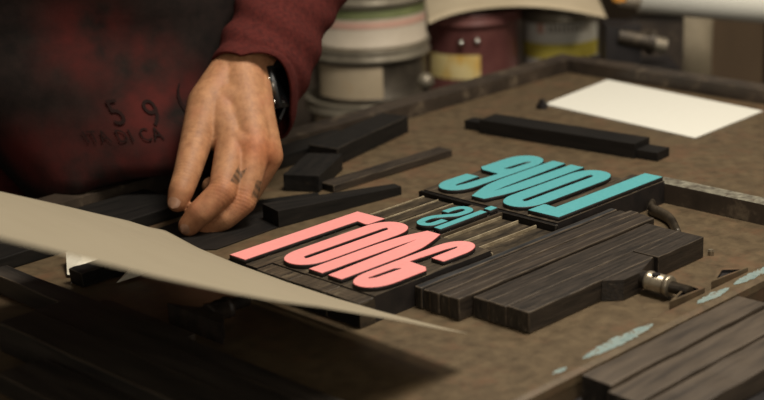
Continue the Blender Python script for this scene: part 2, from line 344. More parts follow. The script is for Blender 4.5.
for nm, (y0, y1), polys, lb in (
    ('i', (.1700, .1822), [[(172, 86.8), (180.6, 86.8), (181, 150.4), (172.6, 150.4)], [(172.6, 154.8), (181.6, 155.4), (182, 166.4), (173.2, 165.6)]], 'small teal-inked letter i wood type block, beside the light-lipped metal spacers'),
    ('s', (.1824, .2080), [[(183.2 + a, 84 + b) for a, b in stroke(spline(sp_), 4.1)]], 'small teal-inked letter s wood type block, nearer to the pink letters')):
    cx, cy = .1235, (y0 + y1) / 2
    t = thing('wood_type_letter', lb, 'printing letter', (cx, cy, 0), group='small teal-inked wood type letters')
    bm = bmesh.new(); box(bm, .0835 - cx, .1685 - cx, y0 - cy, y1 - cy, 0, BT - .001); bevel(bm, .0005, 1); obj('type_block', bm, [M['typeblock'], M['woodedge']], t)
    bm = glyph_bm(polys, lambda a, b: (b / 1000 - cx, a / 1000 - cy), BT - .0011, FT)
    f = obj('printing_face', bm, [M['teal'], M['typeside'], M['tealside']], t); tag(f, 'teal-inked raised letter')

# ---------------------------------------------------------------- spacing material between the words
def tray(x0, x1, y0, y1, label, lip=True):
    t = thing('metal_spacer', label, 'spacer', ((x0 + x1) / 2, (y0 + y1) / 2, 0), group='metal spacers between the two words')
    hx, hy = (x1 - x0) / 2 - .0002, (y1 - y0) / 2 - .0002
    bm = bmesh.new(); box(bm, -hx, hx, -hy, hy, 0, .0165); bevel(bm, .0004); obj('spacer_body', bm, M['spacer'], t)
    bm = bmesh.new(); w = .0011
    box(bm, -hx, hx, hy - w, hy, .0165, .0192); box(bm, -hx, -hx + w, -hy, hy - w, .0165, .0192)
    obj('spacer_lip', bm, M['spacerlip'], t)
tray(.0825, .1655, .1495, .1695, 'recessed metal spacer with pale lip, right beside the small letter i')
tray(.0825, .1655, .1280, .1493, 'recessed metal spacer with pale lip, second from the small letter i')
tray(.0825, .1655, .1072, .1278, 'recessed metal spacer with pale lip, next to the wooden furniture strips')
for k, (y0, y1, lb) in enumerate(((.2082, .2308, 'dark spacing strip beside the small letter s, behind pink O'), (.2310, .2500, 'dark spacing strip behind the foot of pink L'), (.2502, .2690, 'outermost dark spacing strip between pink L and teal E'))):
    t = thing('spacing_strip', lb, 'spacer', ((.083 + .1655) / 2, (y0 + y1) / 2, 0), group='dark spacing strips')
    bm = bmesh.new(); h = (y1 - y0) / 2 - .0003
    box(bm, -.0412, .0412, -h, h, 0, .0185)
    box(bm, -.038, .038, -h + .002, h - .0028, .0184, .0192)
    bevel(bm, .0006, 1); obj('strip_body', bm, [M['spacer'], M['woodedge']], t)
    bm = bmesh.new(); box(bm, -.0412, .0412, h - .0011, h, .0185, .0196); obj('strip_lip', bm, M['spacerlip'], t)
stick('reglet', 'thin dark reglet lying across the feet of the teal letters', 'spacer', .1690, .1730, .1075, .2785, .0215, 91, ('black', 'blackedge', 'black'))
# furniture left of the pink letters
for k, (y0, y1, lb) in enumerate(((.1056, .1448, 'short wooden spacer at the head of pink E'), (.1452, .1886, 'short wooden spacer at the head of pink V'), (.1890, .2310, 'short wooden spacer at the head of pink O'))):
    stick('wood_spacer', lb, 'wooden spacer', -.0780, -.0608, y0, y1, .0221, 40 + k, ('typeblock', 'woodedge', 'black'), group='wooden spacers heading the pink letters', jit=.0003)

# ---------------------------------------------------------------- wooden furniture stack on the right of the forme
F = [(-.0160, .2475, .0972, .1048, .0190, 'bluewood', 'blueish black wooden strip lying against pink E and teal L'),
     (-.0150, .2500, .0886, .0967, .0178, 'wood', 'low wooden strip, second out from pink E'),
     (-.0165, .2540, .0776, .0880, .0190, 'wood2', 'scuffed wooden strip, third out from pink E'),
     (-.0150, .2520, .0672, .0770, .0187, 'wood2', 'pale-scratched wooden strip, fourth out from pink E'),
     (-.0160, .2480, .0560, .0667, .0194, 'wood2', 'wooden strip fifth out from pink E, before the step in the stack'),
     (-.0010, .2350, .0372, .0545, .0176, 'wood', 'broad wooden strip just past the step in the stack'),
     (-.0020, .2320, .0186, .0368, .0184, 'wood', 'broad wooden strip directly behind the front block of the stack'),
     (-.0012, .1630, -.0040, .0182, .0186, 'wood', 'front wooden block of the stack with rounded left corner')]
for k, (x0, x1, y0, y1, z1, m, lb) in enumerate(F):
    stick('furniture_strip', lb, 'wooden strip', x0, x1, y0, y1, z1, 10 + k, (m, 'woodedge', 'woodend'), group='wooden furniture strips', bw=.0011, jit=.00035)
stick('locking_bar', 'short dark steel bar with scuffed upright face behind the bright screw jack', 'steel bar', .1635, .2310, -.0085, .0176, .0192, 33, ('wood', 'woodedge', 'woodend'), bw=.0006, jit=.0003)
# bright screw jack (quoin)
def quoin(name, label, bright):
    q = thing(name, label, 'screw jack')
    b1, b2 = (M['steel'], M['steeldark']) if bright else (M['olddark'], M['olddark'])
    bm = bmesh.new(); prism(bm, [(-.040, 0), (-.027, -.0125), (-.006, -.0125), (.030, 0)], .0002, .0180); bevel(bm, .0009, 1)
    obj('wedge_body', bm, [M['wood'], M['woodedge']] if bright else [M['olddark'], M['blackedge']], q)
    bm = bmesh.new()
    cyl(bm, (0, -.0100, .0105), (0, -.0180, .0105), .0076, n=24); obj('collar', bm, b2, q, smooth=False)
    bm = bmesh.new(); n = 28
    prof = [(.0, .0), (.0080, .0), (.0088, .0010), (.0088, .0030), (.0084, .0036), (.0084, .0165), (.0079, .0172), (.0079, .0182), (.0091, .0190), (.0091, .0220), (.0082, .0230), (.0, .0230)]
    lathe(bm, [(max(r, 1e-4), z) for r, z in prof], n)
    bmesh.ops.transform(bm, matrix=Matrix.Translation((0, -.0170, .0105)) @ Matrix.Rotation(math.radians(90), 4, 'X'), verts=bm.verts)
    br = obj('barrel', bm, b1, q, smooth=True)
    bm = bmesh.new(); cyl(bm, (-.0020, -.0265, .0185), (-.0020, -.0265, .0192), .0036, n=18); obj('tommy_hole', bm, M['iron'], br)
    bm = bmesh.new()
    pr = []
    for i in range(14):
        z = i * .0014; pr += [(.0040, z), (.0050, z + .0007)]
    lathe(bm, pr, 20); bmesh.ops.transform(bm, matrix=Matrix.Translation((0, -.0395, .0105)) @ Matrix.Rotation(math.radians(90), 4, 'X'), verts=bm.verts)
    obj('screw_thread', bm, b2, q)
    return q
q1 = quoin('screw_jack', 'bright steel screw jack pressing from the furniture stack toward the front lip of the bed', True)
q1.location = (.1305, -.0045, .0002); 
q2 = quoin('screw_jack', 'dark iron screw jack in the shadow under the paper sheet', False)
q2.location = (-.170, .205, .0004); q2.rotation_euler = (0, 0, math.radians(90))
# the curved clamp arm behind the stack
bm = bmesh.new()
P_ = [(.312, .104), (.303, .099), (.297, .092), (.293, .080), (.286, .066), (.275, .054), (.262, .042), (.252, .033)]
tube(bm, [(x, y, .0062) for x, y in spline(P_, 3)], .0036, 10, flat=1.7); 
tag(obj('curved_clamp', bm, M['steeldark'], smooth=True), 'curved steel clamp arm lying behind the right end of the furniture stack', 'clamp')
bm = bmesh.new(); cyl(bm, (0, 0, 0), (0, 0, .004), .0030, n=6); cyl(bm, (0, 0, .004), (0, 0, .0052), .0022, n=16)
tag(obj('loose_nut', bm, M['steel'], loc=(.240, -.010, 0)), 'tiny steel nut lying by the end of the scuffed steel bar', 'nut')

# ---------------------------------------------------------------- bars on the left, under the sheet
for k, (x0, x1, y0, y1, z1, lb) in enumerate(((-.224, -.203, -.05, .425, .017, 'dark wooden bar nearest the dark screw jack under the sheet'),
                                              (-.256, -.228, -.05, .300, .021, 'reddish-stained dark bar in the shaded left corner, second from the jack'),
                                              (-.292, -.259, -.05, .292, .025, 'tall black bar with blunt far end in the shaded left corner'),
                                              (-.336, -.296, -.05, .222, .016, 'shorter black bar at the lower left edge of the photo'))):
    bm, ms = rough_block(y1 - y0, x1 - x0, z1, 60 + k, ('shadebar', 'board', 'black'), .0012, .0006)
    o = obj('dark_bar', bm, ms, loc=(x1, y0, .0004), rz=math.radians(90)); tag(o, lb, 'bar', 'dark bars in the shaded corner')
bm = bmesh.new(); prism(bm, [(-.005, 0), (.005, 0), (.005, .11), (.002, .118), (-.002, .118), (-.005, .11)], 0, .012); bevel(bm, .001, 1)
tag(obj('jack_lever', bm, [M['olddark'], M['blackedge']], loc=(-.192, .178, 0)), 'narrow dark lever with rounded end beside the dark screw jack', 'lever')
stick('wood_block', 'small black wooden block between the two white paper scraps', 'block', -.168, -.112, .361, .381, .014, 71, ('black', 'blackedge', 'black'), rz=math.radians(0))
def scrap(name, pts, label):
    bm = bmesh.new(); vs = [bm.verts.new(p) for p in pts]
    c = bm.verts.new(sum((Vector(p) for p in pts), Vector()) / len(pts) + Vector((0, 0, .004)))
    for i in range(len(vs)): bm.faces.new((vs[i], vs[(i + 1) % len(vs)], c))
    o = obj(name, bm, M['scrap']); sm = o.modifiers.new('s', 'SOLIDIFY'); sm.thickness = .0004
    tag(o, label, 'paper scrap', 'white paper scraps')
# ---------------------------------------------------------------- loose things behind the forme
bm = bmesh.new(); vs = prism(bm, [(-.150, -.015), (0, -.0005), (0, .013), (-.150, .017)], 0, .0085)
for v in vs:
    if v.co.z > .004 and v.co.x < -.1: v.co.z = .0165
bevel(bm, .0007, 1)
tag(obj('furniture_bar', bm, [M['black'], M['blackedge']], loc=(.199, .333, .0004), rz=math.radians(-12.5)), 'long tapering black wooden bar lying behind pink L and running under the hand', 'bar')
stick('furniture_bar', 'slim bar with a pale brown top lying behind the long black bar', 'bar', .160, .334, .392, .412, .0085, 82, ('wood2', 'woodedge', 'black'), rz=math.radians(-1.5))
stick('furniture_bar', 'thick dark bar near the far rim beside the ink tins', 'bar', .232, .384, .462, .500, .0200, 83, ('black', 'blackedge', 'black'), rz=math.radians(14))
stick('furniture_bar', 'short dark block set askew next to the thick dark bar', 'bar', .152, .236, .405, .444, .0180, 84, ('black', 'black', 'black'), rz=math.radians(30))
stick('furniture_bar', 'dark bar tucked by the wrist side of the hand', 'bar', .110, .300, .500, .532, .0150, 85, ('black', 'black', 'black'), rz=math.radians(2))
stick('furniture_bar', 'broad black plank lying along the bed in front of the apron', 'bar', -.330, .022, .455, .529, .0130, 86, ('black', 'black', 'black'))
bm = bmesh.new(); prism(bm, [(-.075, .392), (-.03, .348), (.062, .352), (.125, .372), (.150, .405), (.090, .436), (.02, .446), (-.05, .438)], .0003, .0011)  # dark sheet laid on the bed in place of the hand's shadow
tag(obj('shadow_sheet', bm, M['black']), 'thin dark sheet standing in for the hand shadow on the bed', 'shadow sheet')
t = thing('steel_key', 'long dark steel locking key with stepped ends in front of the blank sheet', 'locking bar', (.452, .325, .0004), math.radians(-84))
def kb(name, x0, x1, w, h, m='black'):
    bm = bmesh.new(); box(bm, x0, x1, -w, w, 0, h); bevel(bm, .0018, 1); obj(name, bm, [M[m], M['blackedge']], t)
kb('key_shaft', -.105, .100, .016, .0165); kb('thin_end', -.132, -.1052, .009, .0105); kb('square_end', .1002, .126, .013, .0095)
bm = bmesh.new(); cyl(bm, (0, 0, 0), (0, 0, .006), .0075, n=6); cyl(bm, (0, 0, .006), (0, 0, .011), .004, n=16)
tag(obj('hex_nut', bm, M['iron'], loc=(.560, .446, 0)), 'small dark nut at the near corner of the blank cream sheet', 'nut')
bm = bmesh.new(); pc = [(.575, .454), (.736 - .012, .471), (.700, .2235), (.5526, .2187)]
prism(bm, [(x, y) for x, y in pc][::-1], .0004, .0016)
tag(obj('blank_sheet', bm, M['paper']), 'blank cream sheet of paper lying flat at the far right of the bed', 'paper')

# boards in the near right corner (outside the chase)
for k, (x0, x1, y0, y1, z1, lb) in enumerate(((-.052, .150, -.1220, -.0955, .0100, 'brown board alongside the front lip of the bed, blurred in the near corner'),
                                              (-.058, .165, -.1500, -.1225, .0070, 'middle brown board of the three in the near corner'),
                                              (-.052, .190, -.182, -.1505, .0050, 'outermost brown board at the bottom right edge of the photo'))):
    stick('spare_board', lb, 'wooden board', x0, x1, y0, y1, z1, 95 + k, ('board', 'board', 'woodend'), group='brown boards in the near corner', bw=.0012, z0=-.0118)

# ---------------------------------------------------------------- the paper sheet being laid on the forme
def interp(x, xs, ys):
    if x <= xs[0]: return ys[0]
    for i in range(len(xs) - 1):
        if x <= xs[i + 1]:
            t = (x - xs[i]) / (xs[i + 1] - xs[i]); return ys[i] + t * (ys[i + 1] - ys[i])
    return ys[-1] + (x - xs[-1]) * (ys[-1] - ys[-2]) / (xs[-1] - xs[-2])
nx = [0, .030, .070, .108, .144, .178, .210, .240, .269, .296, .335, .371, .404]
nz_ = [.0285, .042, .061, .078, .094, .108, .1225, .137, .151, .165, .185, .2035, .220]
fx = [0, .019, .039, .069, .108, .162, .25, .404]; fz = [.0315, .040, .051, .065, .0836, .1085, .149, .218]
dy = [-.013, .027, .076, .127, .188, .252, .307, .355]; dz = [.0288, .0261, .0232, .0214, .0210, .0222, .0250, .0315]
NX, NY = 64, 56; bm = bmesh.new(); grid = []
for i in range(NX + 1):
    u = .42 * i / NX; row = []
    for j in range(NY + 1):
        s = j / NY; y = -.013 + .368 * s
        zn = interp(u, nx, nz_); zf = interp(u, fx, fz)
        z = zn + (zf - zn) * s + (interp(y, dy, dz) - (.0285 + .003 * s)) * math.exp(-u / .10)
        row.append(bm.verts.new((-.0805 - u, y, z)))
    grid.append(row)
for i in range(NX):
    for j in range(NY): bm.faces.new((grid[i][j], grid[i + 1][j], grid[i + 1][j + 1], grid[i][j + 1]))
o = obj('paper_sheet', bm, M['sheet'], smooth=True)
sm = o.modifiers.new('thickness', 'SOLIDIFY'); sm.thickness = .0003
tag(o, 'large cream paper sheet held up at the left and lowered onto the inked letters', 'paper')
scrap('paper_scrap', [(-.1617, .395, .003), (-.142, .425, .012), (-.133, .421, .018), (-.131, .3905, .012), (-.1355, .379, .008), (-.1535, .375, .002)], 'crumpled white paper scrap on the far side of the small black block')
scrap('paper_scrap', [(-.144, .345, .002), (-.104, .358, .015), (-.098, .346, .018), (-.109, .331, .010), (-.124, .341, .003)], 'pointed white paper scrap on the near side of the small black block')

# ---------------------------------------------------------------- the printer (person)
def capsules_mesh(segs, voxel, it=6, name='b'):
    """one continuous surface grown round tapered capsules (p0, r0, p1, r1)"""
    bm = bmesh.new()
    for p0, r0, p1, r1 in segs:
        p0 = Vector(p0); p1 = Vector(p1)
        for p, r in ((p0, r0), (p1, r1)):
            bmesh.ops.create_icosphere(bm, subdivisions=3, radius=r, matrix=Matrix.Translation(p))
        d = p1 - p0; L_ = d.length
        if L_ > 1e-5:
            sn = max(-.95, min(.95, (r0 - r1) / L_)); cs = math.sqrt(1 - sn * sn); u = d.normalized()
            cyl(bm, p0 + u * r0 * sn, p1 + u * r1 * sn, r0 * cs, r1 * cs, n=28)
    me = bpy.data.meshes.new(name); bm.to_mesh(me); bm.free()
    o = bpy.data.objects.new(name, me); COL.objects.link(o)
    r = o.modifiers.new('r', 'REMESH'); r.mode = 'VOXEL'; r.voxel_size = voxel
    s = o.modifiers.new('s', 'SMOOTH'); s.factor = .5; s.iterations = it
    dg = bpy.context.evaluated_depsgraph_get(); out = bpy.data.meshes.new_from_object(o.evaluated_get(dg))
    bpy.data.objects.remove(o); bpy.data.meshes.remove(me)
    return out
J = dict(
 wr=(at(241, 74, 1.535), .0245), wrL=(at(231, 71, 1.535), .0205), wrR=(at(250.5, 79, 1.537), .0195),
 fore=(at(266, 28, 1.592), .028), foreL=(at(258, 26, 1.592), .0245), foreR=(at(274, 32, 1.592), .0245),
 plA=(at(221, 104, 1.516), .0225), plB=(at(245, 104, 1.514), .0230), plC=(at(253, 116, 1.512), .0212),
 idxM=(at(233, 143, 1.486), .0160), midM=(at(254, 148, 1.482), .0158), ringM=(at(267.5, 156, 1.495), .0148), pinM=(at(266, 158, 1.52), .0135),
 idxP=(at(222.5, 192, 1.452), .0130), idxD=(at(201, 212, 1.446), .0116), idxE=(at(189, 225.5, 1.450), .0096),
 midP=(at(243, 202, 1.462), .0118), midD=(at(226, 218, 1.458), .0100), midE=(at(207, 229, 1.464), .0082),
 rinP=(at(246, 198, 1.500), .0108), rinD=(at(226, 198, 1.502), .0095), rinE=(at(211, 186, 1.492), .0082),
 pinP=(at(246, 194, 1.530), .0098), pinD=(at(230, 200, 1.530), .0085), pinE=(at(218, 196, 1.525), .0075),
 thC=(at(208, 104, 1.510), .0200), thM=(at(196, 142, 1.484), .0150), thI=(at(187, 174, 1.460), .0124), thT=(at(181, 191, 1.450), .0114), thE=(at(177.5, 202, 1.448), .0090),
 web=(at(214, 136, 1.500), .0125))
def seg(*names): return [(J[a][0], J[a][1], J[b][0], J[b][1]) for a, b in zip(names, names[1:])]
segs = seg('fore', 'wr') + seg('foreL', 'wrL') + seg('foreR', 'wrR') + seg('wrL', 'wrR') + seg('wrL', 'plA') + seg('wr', 'plB') + seg('wrR', 'plC') + seg('plA', 'plB', 'plC')
segs += seg('plA', 'idxM', 'idxP', 'idxD', 'idxE') + seg('plB', 'midM', 'midP', 'midD', 'midE') + seg('plC', 'ringM', 'rinP', 'rinD', 'rinE') + seg('plC', 'pinM', 'pinP', 'pinD', 'pinE')
segs += seg('wrL', 'thC', 'thM', 'thI', 'thT', 'thE') + seg('thC', 'plA') + seg('idxM', 'midM', 'ringM', 'pinM') + seg('thC', 'web', 'idxM') + seg('plA', 'web')
VW = RB.normalized()
def bump(px, py, dep, r): p = at(px, py, dep) ; return (p, r, p, r)
# knuckle and tendon bulges on the back of the hand
for a, b in (('wr', 'idxM'), ('wr', 'midM'), ('wrR', 'ringM')):
    p0 = J[a][0].lerp(J[b][0], .35) + VW * (J[a][1] - .0035); p1 = J[b][0] + VW * (J[b][1] - .0050)
    segs.append((p0 - VW * .0016, .0034, p1 - VW * .0004, .0050))
segs = [(a, r0 + .0009, b_, r1 + .0009) for a, r0, b_, r1 in segs]
hand_me = capsules_mesh(segs, .00125, 7, 'hand')
# arm above the cuff, coarse body hidden by clothing
ELB = at(340, -90, 1.68); SHL = Vector((.29, .665, .47)); SHR = Vector((-.135, .77, .47)); NECK = Vector((.06, .66, .56)); HEAD = Vector((.03, .58, .735))
PEL = Vector((.11, .86, -.10)); CH = Vector((.085, .705, .36)); BEL = Vector((.10, .700, .165))
EX = Vector((.952, -.305, 0)); EF = Vector((-.305, -.952, 0))
RELB = Vector((-.34, .66, .27)); RWR = Vector((-.52, .44, .225))
b = [(J['fore'][0], .030, ELB, .040), (ELB, .042, SHL, .055), (SHL, .058, CH + EX * .08, .10), (SHR, .058, CH - EX * .08, .10), (SHR, .055, RELB, .042), (RELB, .040, RWR, .027)]
for s in (-1, 1):
    b += [(CH + EX * .08 * s, .105, BEL + EX * .07 * s, .10), (BEL + EX * .07 * s, .10, PEL + EX * .07 * s, .11),
          (PEL + EX * .09 * s, .09, PEL + EX * .10 * s + EF * .03 + Vector((0, 0, -.42)), .058), (PEL + EX * .10 * s + EF * .03 + Vector((0, 0, -.42)), .056, Vector((PEL.x, PEL.y, FZ + .09)) + EX * .11 * s, .040),
          (Vector((PEL.x, PEL.y, FZ + .05)) + EX * .11 * s, .042, Vector((PEL.x, PEL.y, FZ + .035)) + EX * .12 * s + EF * .15, .032)]
b += [(CH, .11, NECK, .06), (NECK, .055, NECK.lerp(HEAD, .5), .05), (HEAD + Vector((0, .01, .02)), .088, HEAD + EF * .03 - Vector((0, 0, .05)), .066), (HEAD + EF * .075 - Vector((0, 0, .1)), .025, HEAD + EF * .055 - Vector((0, 0, .07)), .04)]
nb = HEAD + EF * .088
b += [(nb + Vector((0, 0, .01)), .008, nb + EF * .022 - Vector((0, 0, .03)), .012)]
for s in (-1, 1): b += [(HEAD + EX * .088 * s + Vector((0, .01, .015)), .012, HEAD + EX * .088 * s + Vector((0, .01, -.02)), .010)]
# right hand closing on the far left edge of the sheet (outside the frame)
hd = (Vector((-.505, .352, .222)) - RWR).normalized(); sd = hd.cross(Vector((0, 0, 1))).normalized()
for k in range(4):
    p0 = RWR + hd * .055 + sd * (k - 1.5) * .019; p1 = p0 + hd * .035 + Vector((0, 0, .012)); p2 = p1 + hd * .02 - Vector((0, 0, .006))
    b += [(RWR, .024, p0, .012), (p0, .011, p1, .0095), (p1, .0095, p2, .008)]
b += [(RWR + hd * .015 - sd * .02, .016, RWR + hd * .05 - sd * .032 - Vector((0, 0, .018)), .011), (RWR + hd * .05 - sd * .032 - Vector((0, 0, .018)), .011, RWR + hd * .085 - sd * .02 - Vector((0, 0, .02)), .009)]
body_me = capsules_mesh(b, .009, 4, 'coarse')
bm = bmesh.new(); bm.from_mesh(hand_me); nhand = len(bm.verts); bm.from_mesh(body_me)
co = np.array([v.co for v in bm.verts]); nv = len(co)
cam_v = np.array(CAM); ax = [np.array(RR), np.array(RU), np.array(-RB)]
q = co - cam_v; w_ = q @ ax[2]; PX = 382 + FPX * (q @ ax[0]) / w_; PY = 200 - FPX * (q @ ax[1]) / w_
isH = np.arange(nv) < nhand
tint = np.ones((nv, 3)); disp = np.zeros(nv)
def g(d, s): return np.exp(-(d / s) ** 2)
def dist(p): return np.linalg.norm(co - np.array(p), axis=1)
# creases over the joints
def crease(a, b_, c_, n=4, gap=.0022, amp=.0006, span=.012):
    p = np.array(J[b_][0]); d = np.array(J[c_][0]) - np.array(J[a][0]); d /= np.linalg.norm(d)
    t = (co - p) @ d; m = isH * g(dist(p), span)
    disp[:] -= amp * m * np.maximum(0, np.cos(t / gap * math.pi * 2)) ** 3
    tint[:] *= (1 - .34 * m * np.maximum(0, np.cos(t / gap * math.pi * 2)) ** 3)[:, None]
for a_ in (('idxM', 'idxP', 'idxD'), ('midM', 'midP', 'midD'), ('thM', 'thI', 'thT')): crease(*a_, span=.0125, gap=.0036, amp=.0011)
for a_ in (('idxP', 'idxD', 'idxE'), ('midP', 'midD', 'midE')): crease(*a_, span=.010, gap=.003, amp=.0004)
crease('thC', 'thM', 'thI', span=.016, gap=.005, amp=.0004)
def blush(p, s, c, k=1): tint[:] *= 1 - (isH * g(dist(p), s) * k)[:, None] * (1 - np.array(c))
for nm in ('midM', 'ringM'): blush(J[nm][0] + VW * .012, .016, (1.02, .78, .70))
for nm in ('idxP', 'midP'): blush(J[nm][0] + VW * .008, .014, (1.0, .82, .76))
for nm in ('idxE', 'midE', 'thE', 'idxD'): blush(J[nm][0], .016, (.90, .80, .76))
blush(J['thE'][0] - RU * .006, .008, (.55, .55, .52))
# two small inked tattoos on the fingers
def tattoo(px0, py0, px1, py1, wpx, n):
    ax_, ay_ = px1 - px0, py1 - py0; L_ = math.hypot(ax_, ay_); ux, uy = ax_ / L_, ay_ / L_
    t = (PX - px0) * ux + (PY - py0) * uy; s = -(PX - px0) * uy + (PY - py0) * ux
    near = isH & (np.abs(s) < wpx * 1.5) & (t > -3) & (t < L_ + 3)
    if not near.any(): return
    fr = near & (w_ < w_[near].min() + .016)
    m = np.clip((wpx - np.abs(s)) / 1.2, 0, 1) * np.clip(t / 1. + .5, 0, 1) * np.clip((L_ - t) / 1. + .5, 0, 1)
    m *= .78 + .22 * np.cos(t / L_ * n * 2 * math.pi + s * .5)
    tint[:] *= (1 - (m * fr * .86))[:, None] * np.array([1, 1, 1]) + (m * fr * .86)[:, None] * np.array([.10, .14, .16])
tattoo(244.5, 164, 234, 183, 5.0, 4); tattoo(260, 181, 254.5, 198, 4.2, 2.5)
bm.verts.ensure_lookup_table(); bm.normal_update()
nrm = np.array([v.normal for v in bm.verts]); co2 = co + nrm * disp[:, None]
for v, c_ in zip(bm.verts, co2): v.co = c_
me = bpy.data.meshes.new('person'); bm.to_mesh(me); bm.free()
at_ = me.color_attributes.new('tint', 'FLOAT_COLOR', 'POINT')
at_.data.foreach_set('color', np.concatenate([tint, np.ones((nv, 1))], 1).astype(np.float32).ravel())
person = obj('person', me, M['skin'], smooth=True)
tag(person, 'person in an inky dark apron and maroon sweater reaching down to the press bed', 'person')
def child(name, bm, m, smooth=True, label=None):
    o = obj(name, bm, m, person, smooth=smooth)
    if label: tag(o, label)
    return o
# fingernails
def nail(p, d, nrm_, L_, W_):
    p = Vector(p); d = Vector(d).normalized(); n_ = Vector(nrm_); n_ = (n_ - d * n_.dot(d)).normalized(); s = d.cross(n_)
    bm = bmesh.new(); g_ = []
    for i in range(9):
        t = -1 + 2 * i / 8; row = []
        wl = W_ * math.sqrt(max(.05, 1 - abs(t) ** 4))
        for j in range(9):
            a = -1 + 2 * j / 8
            row.append(bm.verts.new(p + d * t * L_ + s * a * wl - n_ * (a * a * wl * .42) - n_ * t * t * .0006))
        g_.append(row)
    for i in range(8):
        for j in range(8): bm.faces.new((g_[i][j], g_[i + 1][j], g_[i + 1][j + 1], g_[i][j + 1]))
    child('fingernail', bm, M['nail'])
def nail_at(px, py, d, L_, W_):
    m_ = isH & (np.hypot(PX - px, PY - py) < 1.6)
    i_ = np.where(m_)[0][np.argmin(w_[m_])]
    nn = nrm[isH & (np.linalg.norm(co - co[i_], axis=1) < .004)].mean(0)
    nn = Vector(nn).normalized(); nail(Vector(co2[i_]) + nn * .0007, d, nn, L_, W_)
nail_at(173.5, 201, J['thE'][0] - J['thT'][0], .0082, .0062)
nail_at(184.5, 229, (J['idxE'][0] - J['idxD'][0]), .0058, .0052)

# sweater: torso shell, sleeves with cuffs
sw = []
for p0, r0, p1, r1 in b[1:6]: sw.append((p0, r0 + .012, p1, r1 + .012))
sw = [(ELB.lerp(SHL, .06), .055, SHL, .068), (SHL, .070, CH + EX * .08, .112), (SHR, .070, CH - EX * .08, .112), (SHR, .067, RELB, .053), (RELB, .051, RELB.lerp(RWR, .8), .040)]
for s in (-1, 1): sw += [(CH + EX * .08 * s, .115, BEL + EX * .07 * s, .110), (BEL + EX * .07 * s, .110, PEL + EX * .07 * s, .120)]
sw += [(CH, .12, NECK - Vector((0, 0, .03)), .066)]
child('sweater', capsules_mesh(sw, .010, 4, 'sw'), M['sweater'], label='maroon knitted sweater')
# left sleeve, open at the cuff, gathered in folds
def cr(pts, n):
    o = []
    for i in range(len(pts) - 1):
        p = [pts[max(i - 1, 0)], pts[i], pts[i + 1], pts[min(i + 2, len(pts) - 1)]]
        for k in range(n):
            t = k / n; o.append(.5 * (2 * p[1] + (p[2] - p[0]) * t + (2 * p[0] - 5 * p[1] + 4 * p[2] - p[3]) * t * t + (3 * p[1] - p[0] - 3 * p[2] + p[3]) * t ** 3))
    return o + [pts[-1]]
KR = [((251, 97, 1.552), (39, 17, .0), (-10, -41, -.044)), ((262, 70, 1.566), (42, 19, .0), (-6, -30, -.044)), ((274, 38, 1.586), (43, 20, 0), (-4, -20, -.045)),
      ((288, 3, 1.612), (44, 20, 0), (-3, -15, -.047)), ((310, -40, 1.645), (46, 21, 0), (-3, -15, -.050)), ((340, -92, 1.682), (50, 22, 0), (-3, -15, -.055))]
kc = cr([at(*c) for c, _, _ in KR], 14); k1 = cr([at(c[0] + e[0], c[1] + e[1], c[2] + e[2]) - at(*c) for c, e, _ in KR], 14); k2 = cr([at(c[0] + e[0], c[1] + e[1], c[2] + e[2]) - at(*c) for c, _, e in KR], 14)
bm = bmesh.new(); rings = []; NS = 72; acc = 0
for i, p in enumerate(kc):
    if i: acc += (p - kc[i - 1]).length
    ring = []
    for k in range(NS):
        a = 2 * math.pi * k / NS
        env = min(1, max(0, acc - .012) / .02)
        fold = .034 * math.sin(acc * 150 + 1.6 * math.sin(a + .6) + .8) * env + .030 * math.sin(acc * 74 + 1.9 * math.cos(a) + 1.0) * env
        cuff = .035 * math.exp(-((acc - .006) / .008) ** 2) - .02 * math.exp(-((acc - .024) / .006) ** 2)
        f_ = 1 + fold + cuff
        pull = max(0, math.sin(2 * a)) if a < math.pi / 2 else 0
        pull *= math.exp(-(acc / .030) ** 2)
        ring.append(bm.verts.new(p + (k1[i] * math.cos(a) + k2[i] * math.sin(a)) * f_ + (RR * .0095 + RU * .0175) * pull))
    rings.append(ring)
for a_, b_ in zip(rings, rings[1:]):
    for k in range(NS): bm.faces.new((a_[k], a_[(k + 1) % NS], b_[(k + 1) % NS], b_[k]))
o = child('sleeve', bm, M['sweater'], label='gathered maroon sleeve pushed back from the wrist')
sm = o.modifiers.new('t', 'SOLIDIFY'); sm.thickness = .0032; sm.offset = -1
# apron
def apron_pt(phi, z, off=0.):
    c = BEL.lerp(CH, (z - .165) / .195) if z > .165 else BEL.lerp(Vector((.10, .635, .0)), (.165 - z) / .165)
    c = Vector((c.x, c.y, z))
    fl = .012 * math.sin(phi * 5 + z * 9) * max(0, .25 - z) * 3 + .007 * math.sin(z * 34 + 2.5 * math.sin(phi * 2)) + .010 * math.exp(-((z - .0 - .05 * math.cos(phi * 1.3)) / .03) ** 2)
    flare = max(0, .10 - z) * .30
    p = c + EX * (.215 + fl * .3 + off - max(0, .13 - z) * .55) * math.sin(phi) + EF * (.150 + fl + off + flare) * math.cos(phi)
    if z < .022: p.y = max(p.y, .5795 + off - (.0 if z < .006 else (z - .006) * 2.2))
    return p
bm = bmesh.new(); g_ = []
for i in range(61):
    z = -.42 + .80 * i / 60; row = []
    for j in range(65):
        phi = math.radians(-92 + 184 * j / 64); row.append(bm.verts.new(apron_pt(phi, z)))
    g_.append(row)
for i in range(60):
    for j in range(64): bm.faces.new((g_[i][j], g_[i][j + 1], g_[i + 1][j + 1], g_[i + 1][j]))
